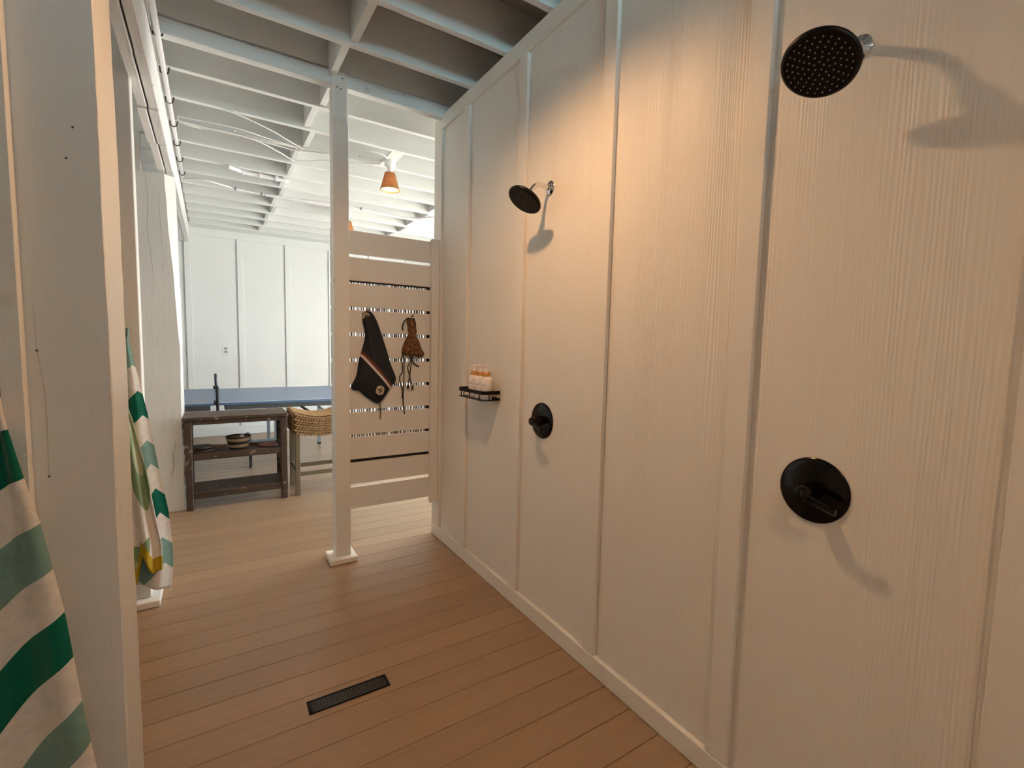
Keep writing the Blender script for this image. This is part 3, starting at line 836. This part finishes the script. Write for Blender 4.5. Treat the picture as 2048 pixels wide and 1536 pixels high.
# ================================================================== LAMPS
def lamp(x, y, label, watts, zt=2.88):
    """jar-light: ceiling box, stem, woven cone shade, lit bulb"""
    zs = zt - .10                       # top of the shade
    t = thing('wicker_lamp', (x, y, zt), label, 'lamp', 'woven cone ceiling lamps')
    lathe('ceiling_box', [(.045, 0), (.045, -.03), (.042, -.045), (.022, -.05), (.020, -.10)], (x, y, zt), M['socket'], t, n=24)
    ya = max(q for q in jy if q < y) + .0385; yb = min(q for q in jy if q > y) - .0005
    box('mounting_board', x - .05, x + .05, ya, yb, zt + .0002, zt + .02, M['joist'], t, .001)
    n = 10
    bm = bmesh.new()
    h = .135; rt, rb = .039, .076
    outer = [(rt + (rb - rt) * i / n, -h * i / n) for i in range(n + 1)]
    inner = [(r - .003, z) for r, z in outer]
    add_lathe(bm, outer + inner[::-1], (x, y, zs), n=32, capb=False, capt=False)
    shd = bm_obj('shade', bm, M['wicker'], t, True)
    lathe('shade_cap', [(.039, 0), (.039, .003), (.02, .004)], (x, y, zs - .001), M['wicker'], t, n=24)
    bm = bmesh.new()
    for i in range(0, n + 1, 2):        # weave hoops
        r, z = outer[i]
        ring = [(x + (r + .002) * math.cos(2 * PI * k / 32), y + (r + .002) * math.sin(2 * PI * k / 32), zs + z) for k in range(33)]
        add_tube(bm, ring, .0026, 5, False)
    for k in range(20):                 # weave ribs
        a = 2 * PI * k / 20
        add_tube(bm, [(x + (r + .002) * math.cos(a), y + (r + .002) * math.sin(a), zs + z) for r, z in (outer[0], outer[-1])], .002, 4)
    o = bm_obj('weave', bm, M['wicker'], shd); o['kind'] = 'stuff'
    lathe('bulb', [(.012, -.03), (.016, -.045), (.028, -.07), (.033, -.092), (.028, -.113), (.014, -.124), (.002, -.127)], (x, y, zs), bulb_mat(watts), t, n=20)
    return t
lamp(1.298, 4.0, 'lit woven cone lamp on the ceiling between post and shower wall', 260)
lamp(1.392, 5.86, 'lit woven cone lamp half hidden by the post, furthest away', 260)
lamp(.60, 1.52, 'woven cone lamp above the shower, out of frame overhead', LAMP_W, 2.88)
lamp(.30, -.85, 'woven cone lamp behind the viewer, out of frame', LAMP_W * 0.85, 2.88)

# ================================================================== CABLES AND CONDUIT
cn = thing('conduit_pipe', (-.175, 4, 2.86), 'white conduit pipe clamped along the left timber beam', 'pipe')
tube('pipe', [(-.178, Y0 + .05, 2.860), (-.178, 3.0, 2.838), (-.180, 5.45, 2.858)], .0125, M['pipe'], cn, 10)
for y in jy:
    if 2.9 < y < 5.4: 
        bm = bmesh.new(); add_tube(bm, [(-.198, y + .004, 2.868), (-.196, y + .004, 2.838), (-.178, y + .004, 2.832), (-.160, y + .004, 2.842), (-.155, y + .004, 2.872)], .004, 6)
        bm_obj('clamp', bm, M['clamp'], cn)
def cable(pts, r, name, mat, parent, dz=0.0):
    P = [pix(a, b, 2, ZC - r - .001 - dz) for a, b in pts]
    return tube(name, spline(P, 5), r, M[mat], parent, 6)
cr = thing('cable_run', (.5, 4.1, 2.87), 'bundle of thin white cables strung along a joist to the nearer ceiling lamp', 'cable')
cable([(354, 232), (470, 255), (540, 278), (610, 297), (657, 303), (700, 300), (735, 301), (763, 308), (776, 318)], .005, 'cable', 'cable', cr)
cable([(354, 240), (440, 262), (520, 281), (585, 299), (640, 306), (700, 314), (745, 322), (765, 326)], .006, 'cable', 'cable', cr)
cable([(356, 243), (400, 256), (440, 260), (510, 280), (560, 305), (590, 320), (655, 321), (710, 325), (763, 329)], .005, 'cable', 'cable', cr, .004)
cable([(450, 218), (500, 240), (545, 262), (575, 280), (605, 297)], .004, 'cable', 'cable', cr)
for (a, b) in ((356, 234), (470, 258), (545, 281), (600, 298), (720, 312)):
    q = pix(a, b, 2, ZC - .001); box('staple', q.x - .004, q.x + .004, q.y - .02, q.y + .02, ZC - .014, ZC - .0005, M['cable'], cr)
cd2 = thing('ceiling_conduit', (.8, 5.6, 2.87), 'white conduit with clamps crossing the ceiling towards the furthest lamp', 'pipe')
cable([(368, 358), (400, 359), (430, 365), (470, 377), (520, 387), (590, 398), (660, 407), (720, 417), (790, 432), (830, 436), (870, 434)], .010, 'pipe', 'pipe', cd2)
for (a, b) in ((471, 377), (523, 388), (530, 390), (722, 417)):
    q = pix(a, b, 2, ZC - .012); box('clamp', q.x - .007, q.x + .007, q.y - .016, q.y + .016, ZC - .026, ZC - .0005, M['ttleg'], cd2, .001)
dp = thing('duct_pipe', (.4, 4.95, 2.85), 'short fat white pipe with couplings hung under the joists', 'pipe')
cable([(455, 332), (470, 338), (490, 345), (520, 351), (550, 357), (577, 362)], .020, 'pipe', 'pipe', dp)
for (a, b) in ((487, 344), (521, 351), (553, 357)):
    q = pix(a, b, 2, ZC - .021)
    lathe('coupling', [(.026, -.012), (.026, .012)], q, M['pipe'], dp, (1, .05, 0), 16)

# ================================================================== FAR ROOM FURNITURE
# console shelf
cs = thing('console_shelf', (.175, 4.6, 0), 'distressed dark brown console shelf with two open tiers beside the column', 'shelf')
CX0, CX1, CY0, CY1 = -.195, .54, 4.45, 4.80
box('top', CX0 - .008, CX1 + .008, CY0 - .012, CY1 + .005, .722, .75, M['walnut'], cs, .004)
for x in (CX0, CX1 - .05):
    for y in (CY0, CY1 - .045):
        box('leg', x, x + .05, y, y + .045, 0, .721, M['walnut'], cs, .005)
box('apron', CX0 + .051, CX1 - .051, CY0 + .004, CY0 + .026, .688, .7215, M['walnut'], cs, .003)
box('apron', CX0 + .051, CX1 - .051, CY1 - .03, CY1 - .008, .70, .7215, M['walnut'], cs, .003)
for zt, zl in ((.452, .402), (.143, .088)):
    box('shelf_rail', CX0 + .051, CX1 - .051, CY0 + .003, CY0 + .026, zl, zt, M['walnut'], cs, .005)
    box('shelf_board', CX0 + .02, CX1 - .02, CY0 + .0265, CY1 - .004, zt - .022, zt - .001, M['walnut'], cs, .002)
for z in (.20, .26, .33, .52, .58, .64):                   # side slats
    for x in (CX0 + .012, CX1 - .034):
        box('side_slat', x, x + .022, CY0 + .046, CY1 - .046, z, z + .045, M['walnut'], cs, .002)

def paddle(x, y, z, ang, label, rub, tilt=0.0):
    t = thing('table_tennis_paddle', (x, y, z), label, 'paddle')
    t.rotation_euler = (0, 0, ang)
    def part(name, prof, z0, z1, mat):
        bm = bmesh.new()
        a = [bm.verts.new((p[0], p[1], z0)) for p in prof]; b = [bm.verts.new((p[0], p[1], z1)) for p in prof]
        n = len(prof); bm.faces.new(list(reversed(a))); bm.faces.new(b)
        for k in range(n): bm.faces.new((a[k], a[(k + 1) % n], b[(k + 1) % n], b[k]))
        bmesh.ops.recalc_face_normals(bm, faces=bm.faces)
        me = bpy.data.meshes.new(name); bm.to_mesh(me); bm.free(); return link(name, me, mat, t)
    circ = [(.078 * math.cos(2 * PI * k / 28), .075 * math.sin(2 * PI * k / 28)) for k in range(28)]
    part('blade', circ, .004, .010, M['padwood']); part('rubber', circ, .0102, .014, rub); part('rubber', circ, 0.0, .0038, M['padblack'])
    part('handle', [(.065, -.014), (.12, -.013), (.165, -.017), (.165, .017), (.12, .013), (.065, .014)], .001, .022, M['padwood'])
    return t
paddle(-.075, 4.60, .4525, PI + .45, 'dark table tennis paddle lying on the middle shelf', M['padblack'])
p_ = paddle(-.080, 4.61, .4750, -.35, 'second dark paddle lying crosswise on top of the first', M['padblack'])
paddle(.405, 4.58, .4525, PI - .62, 'red table tennis paddle lying right of the basket', M['padred'])

# striped basket
bk = thing('basket', (.178, 4.585, .4525), 'round woven basket striped black and straw on the middle shelf', 'basket')
def bprof(t): return .063 + .030 * t ** .8
for i in range(8):
    t0, t1_ = i / 8, (i + 1) / 8
    dark = i in (2, 3, 6) if True else False
    bm = bmesh.new()
    rs_ = []
    for k in range(4):
        t = t0 + (t1_ - t0) * k / 3
        rs_.append((bprof(t) + .004 * math.sin(PI * k / 3), t * .105))
    add_lathe(bm, rs_ + [(r - .008, z) for r, z in rs_[::-1]], (.178, 4.585, .4525), n=36, capb=False, capt=False)
    bm_obj('coil', bm, M['basketdark'] if i in (0, 3, 4, 7) else M['basketlight'], bk, True)
lathe('bottom', [(.062, .001), (.062, .006)], (.178, 4.585, .4525), M['basketdark'], bk, n=36)
ball = lathe('ping_pong_ball', [(.0005, -.020)] + [(.02 * math.sin(PI * k / 8), -.02 * math.cos(PI * k / 8)) for k in range(1, 8)] + [(.0005, .020)], (.205, 4.60, .545), M['ball'], None, n=16)
tag(ball, 'pale ping pong ball resting in the woven basket', 'ball')
ball2 = lathe('ping_pong_ball', [(.0005, -.020)] + [(.02 * math.sin(PI * k / 8), -.02 * math.cos(PI * k / 8)) for k in range(1, 8)] + [(.0005, .020)], (.17, 4.57, .479), M['ball'], None, n=16)
tag(ball2, 'second ping pong ball low inside the woven basket', 'ball')
ball3 = None

# woven stool
st = thing('woven_stool', (.83, 4.66, 0), 'counter stool with braided seagrass saddle seat beside the console', 'stool')
SX0, SX1, SY0, SY1 = .60, 1.06, 4.47, 4.84
for x, y in ((SX0 + .005, SY0), (SX1 - .045, SY0), (SX0 + .005, SY1 - .04), (SX1 - .045, SY1 - .04)):
    box('leg', x, x + .04, y, y + .04, 0, .56, M['stoolwood'], st, .003)
for y in (SY0 + .008, SY1 - .032):
    box('stretcher', SX0 + .046, SX1 - .046, y, y + .024, .17, .205, M['stoolwood'], st, .002)
for x in (SX0 + .012, SX1 - .038):
    box('stretcher', x, x + .024, SY0 + .041, SY1 - .041, .20, .235, M['stoolwood'], st, .002)
# saddle seat body
def sad(u): return .735 - .05 * math.sin(PI * u) + .012
bm = bmesh.new(); prev = None
for i in range(25):
    u = i / 24; x = SX0 - .005 + (SX1 - SX0 + .01) * u
    zt = sad(u); zb = zt - .185 + .02 * math.sin(PI * u)
    sec = [(SY0 - .012, zb), (SY0 - .018, zt - .03), (SY0 - .005, zt - .006), (SY0 + .02, zt), (SY1 - .02, zt), (SY1 + .005, zt - .006), (SY1 + .018, zt - .03), (SY1 + .012, zb)]
    ring = [bm.verts.new((x, a, b)) for a, b in sec]
    if prev:
        for q in range(8): bm.faces.new((prev[q], prev[(q + 1) % 8], ring[(q + 1) % 8], ring[q]))
    else: bm.faces.new(ring)
    prev = ring
bm.faces.new(prev); bm_obj('seat_core', bm, M['seagrassdark'], st)
# braided strands: rows of little slanted ovals over front, side and top
bm = bmesh.new()
def strand(c, d, l, r):
    d = Vector(d).normalized(); c = Vector(c)
    add_tube(bm, [c - d * l, c - d * l * .4, c + d * l * .4, c + d * l], [r * .35, r, r, r * .35], 5)
rows = 8
for j in range(rows):
    n = 19
    for i in range(n):
        u = (i + .5 + .5 * (j % 2)) / (n + .5); x = SX0 - .005 + (SX1 - SX0 + .01) * u
        z = sad(u) - .012 - (.168 - .02 * math.sin(PI * u)) * (j / (rows - 1))
        s = 1 if j % 2 else -1
        strand((x, SY0 - .021, z), (1, 0, .6 * s), .0165, .0082)
    for i in range(15):
        y = SY0 + (SY1 - SY0) * (i + .5) / 15; z = sad(0) - .012 - .168 * (j / (rows - 1))
        s = 1 if j % 2 else -1
        strand((SX0 - .009, y, z), (0, 1, .6 * s), .0165, .0082)
for i in range(34):
    u = (i + .5) / 34; x = SX0 - .005 + (SX1 - SX0 + .01) * u
    for j in range(20):
        y = SY0 + (SY1 - SY0) * (j + .5) / 20; s = 1
        strand((x, y, sad(u) + .003), (.35, 1, 0), .014, .0065)
o = bm_obj('woven_strands', bm, M['seagrass'], st, True); o['kind'] = 'stuff'

# table tennis table
tt = thing('table_tennis_table', (.04, 6.05, 0), 'blue table tennis table with grey steel frame behind the console', 'table')
TY0, TY1, TXC = 5.275, 6.80, .04
for sgn in (-1, 1):
    a, b = (TXC + .008, TXC + 1.37) if sgn > 0 else (TXC - 1.37, TXC - .008)
    tp = box('table_top', a, b, TY0, TY1, .738, .76, M['ttblue'], tt, .001)
    for (q0, q1, r0, r1) in ((a, b, TY0, TY0 + .02), (a, b, TY1 - .02, TY1), (b - .02, b, TY0 + .02, TY1 - .02) if sgn > 0 else (a, a + .02, TY0 + .02, TY1 - .02)):
        box('edge_line', q0, q1, r0, r1, .7601, .7606, M['ttline'], tt)
    bm = bmesh.new()
    aa, bb_ = (a + .05, b - .03) if sgn > 0 else (a + .03, b - .05)
    for (q0, q1, r0, r1) in ((aa, bb_, TY0 + .004, TY0 + .024), (aa, bb_, TY1 - .024, TY1 - .004), (aa, aa + .02, TY0 + .024, TY1 - .024), (bb_ - .02, bb_, TY0 + .024, TY1 - .024)):
        add_box(bm, q0, q1, r0, r1, .690, .7378)
    bm_obj('apron', bm, M['ttframe'], tt)
    # end legs
    xe = TXC + sgn * 1.15
    for y in (5.55, 6.62):
        box('leg', xe - .017, xe + .017, y - .017, y + .017, .02, .6899, M['ttleg'], tt)
        box('foot', xe - .02, xe + .02, y - .02, y + .02, 0, .03, M['rubber'], tt, .003)
    tube('strut', [(xe, 6.62, .36), (xe - sgn * .42, 6.62, .69)], .011, M['ttframe'], tt, 6)
    tube('strut', [(xe, 5.55, .36), (xe - sgn * .42, 5.55, .69)], .011, M['ttframe'], tt, 6)
    tube('cross_bar', [(xe, 5.55, .5), (xe, 6.62, .5)], .012, M['ttframe'], tt, 6)
    # inner transport frame with casters
    for xi in (.56, .645):
        for y in (6.74,):
            box('leg', TXC + sgn * xi - .017, TXC + sgn * xi + .017, y - .02, y + .02, .07, .6899, M['ttleg'], tt)
    tube('strut', [(TXC + sgn * .56, 6.72, .58), (TXC + sgn * .645, 6.72, .40)], .010, M['ttleg'], tt, 6)
    tube('cross_bar', [(TXC + sgn * .645, 6.72, .44), (TXC + sgn * 1.0, 6.72, .44)], .013, M['ttframe'], tt, 6)
    box('base_bar', TXC + sgn * .60 - .36, TXC + sgn * .60 + .12, 6.715, 6.765, .06, .10, M['ttleg'], tt)
    box('base_bar', TXC + sgn * .32 - .02, TXC + sgn * .32 + .02, 5.66, 6.715, .175, .205, M['ttframe'], tt) 
    for (x, y) in ((TXC + sgn * .29, 5.69),):
        fk = box('caster_fork', x - .014, x + .014, y - .018, y + .018, .07, .175, M['rubber'], tt, .003)
        lathe('caster_wheel', [(.02, -.012), (.038, -.010), (.038, .010), (.02, .012)], (x, y, .038), M['rubber'], fk, (1, 0, 0), 20)
    for x in (TXC + sgn * .28, TXC + sgn * .68):
        lathe('caster_wheel', [(.02, -.012), (.03, -.010), (.03, .010), (.02, .012)], (x, 6.74, .030), M['rubber'], tt, (1, 0, 0), 16)
nt_ = thing('table_net', (TXC, 6.05, .76), 'dark net and clamp posts across the table tennis table, seen edge on', 'net')
bm = bmesh.new()
for i in range(13):
    z = .775 + .012 * i; add_box(bm, TXC - .0012, TXC + .0012, TY0 - .12, TY1 + .12, z, z + .0016)
for i in range(120):
    y = TY0 - .12 + (TY1 - TY0 + .24) * i / 119; add_box(bm, TXC - .0012, TXC + .0012, y, y + .0016, .775, .92)
o = bm_obj('mesh', bm, M['net'], nt_); o['kind'] = 'stuff'
box('tape', TXC - .004, TXC + .004, TY0 - .12, TY1 + .12, .915, .93, M['net'], nt_)
for y, s in ((TY0 - .13, 1), (TY1 + .13, -1)):
    bm = bmesh.new(); add_tube(bm, [(TXC, y, .66), (TXC, y, .80), (TXC, y, .90), (TXC, y, .925), (TXC, y, .937)], [.013, .013, .015, .015, .007], 10)
    bm_obj('net_post', bm, M['rubber'], nt_, True)
    box('clamp_arm', TXC - .03, TXC + .012, min(y, y + s * .17), max(y, y + s * .17), .762, .785, M['rubber'], nt_, .002)
    box('clamp_arm', TXC - .012, TXC + .012, min(y, y + s * .135), max(y, y + s * .135), .665, .685, M['rubber'], nt_, .002)

# wall outlet
ot = thing('wall_outlet', (.1755, Y1 - .005, 1.2), 'white duplex wall outlet on the far wall above the table', 'outlet')
box('plate', .138, .213, Y1 - .007, Y1 - .0002, 1.143, 1.260, M['outlet'], ot, .002)
for z in (1.172, 1.218):
    box('socket', .158, .193, Y1 - .009, Y1 - .0065, z, z + .028, M['outletslot'], ot, .002)

# ground outside the open right side
gr = box('ground', X1 + .02, 40, -25, 40, -.35, -.25, M['ground']); tag(gr, 'pale ground outside the open side', None, None, 'structure')
gr2 = box('ground_bounce', -60, X1, -90, Y0 - .2, -.35, -.25, M['blue_bounce']); tag(gr2, 'unseen ground behind the viewer, tinted blue to bounce cool light', None, None, 'structure')  # unseen blue reflector: throws cool light up through the opening
pr = box('sky_blocker', X0 - 6, 2.7, Y0 - 6, Y0 - .11, 2.92, 3.0, M['walnut']); tag(pr, 'unseen dark slab added behind the viewer to block high sky light', None, None, 'structure')  # unseen slab added so only near-level daylight gets in
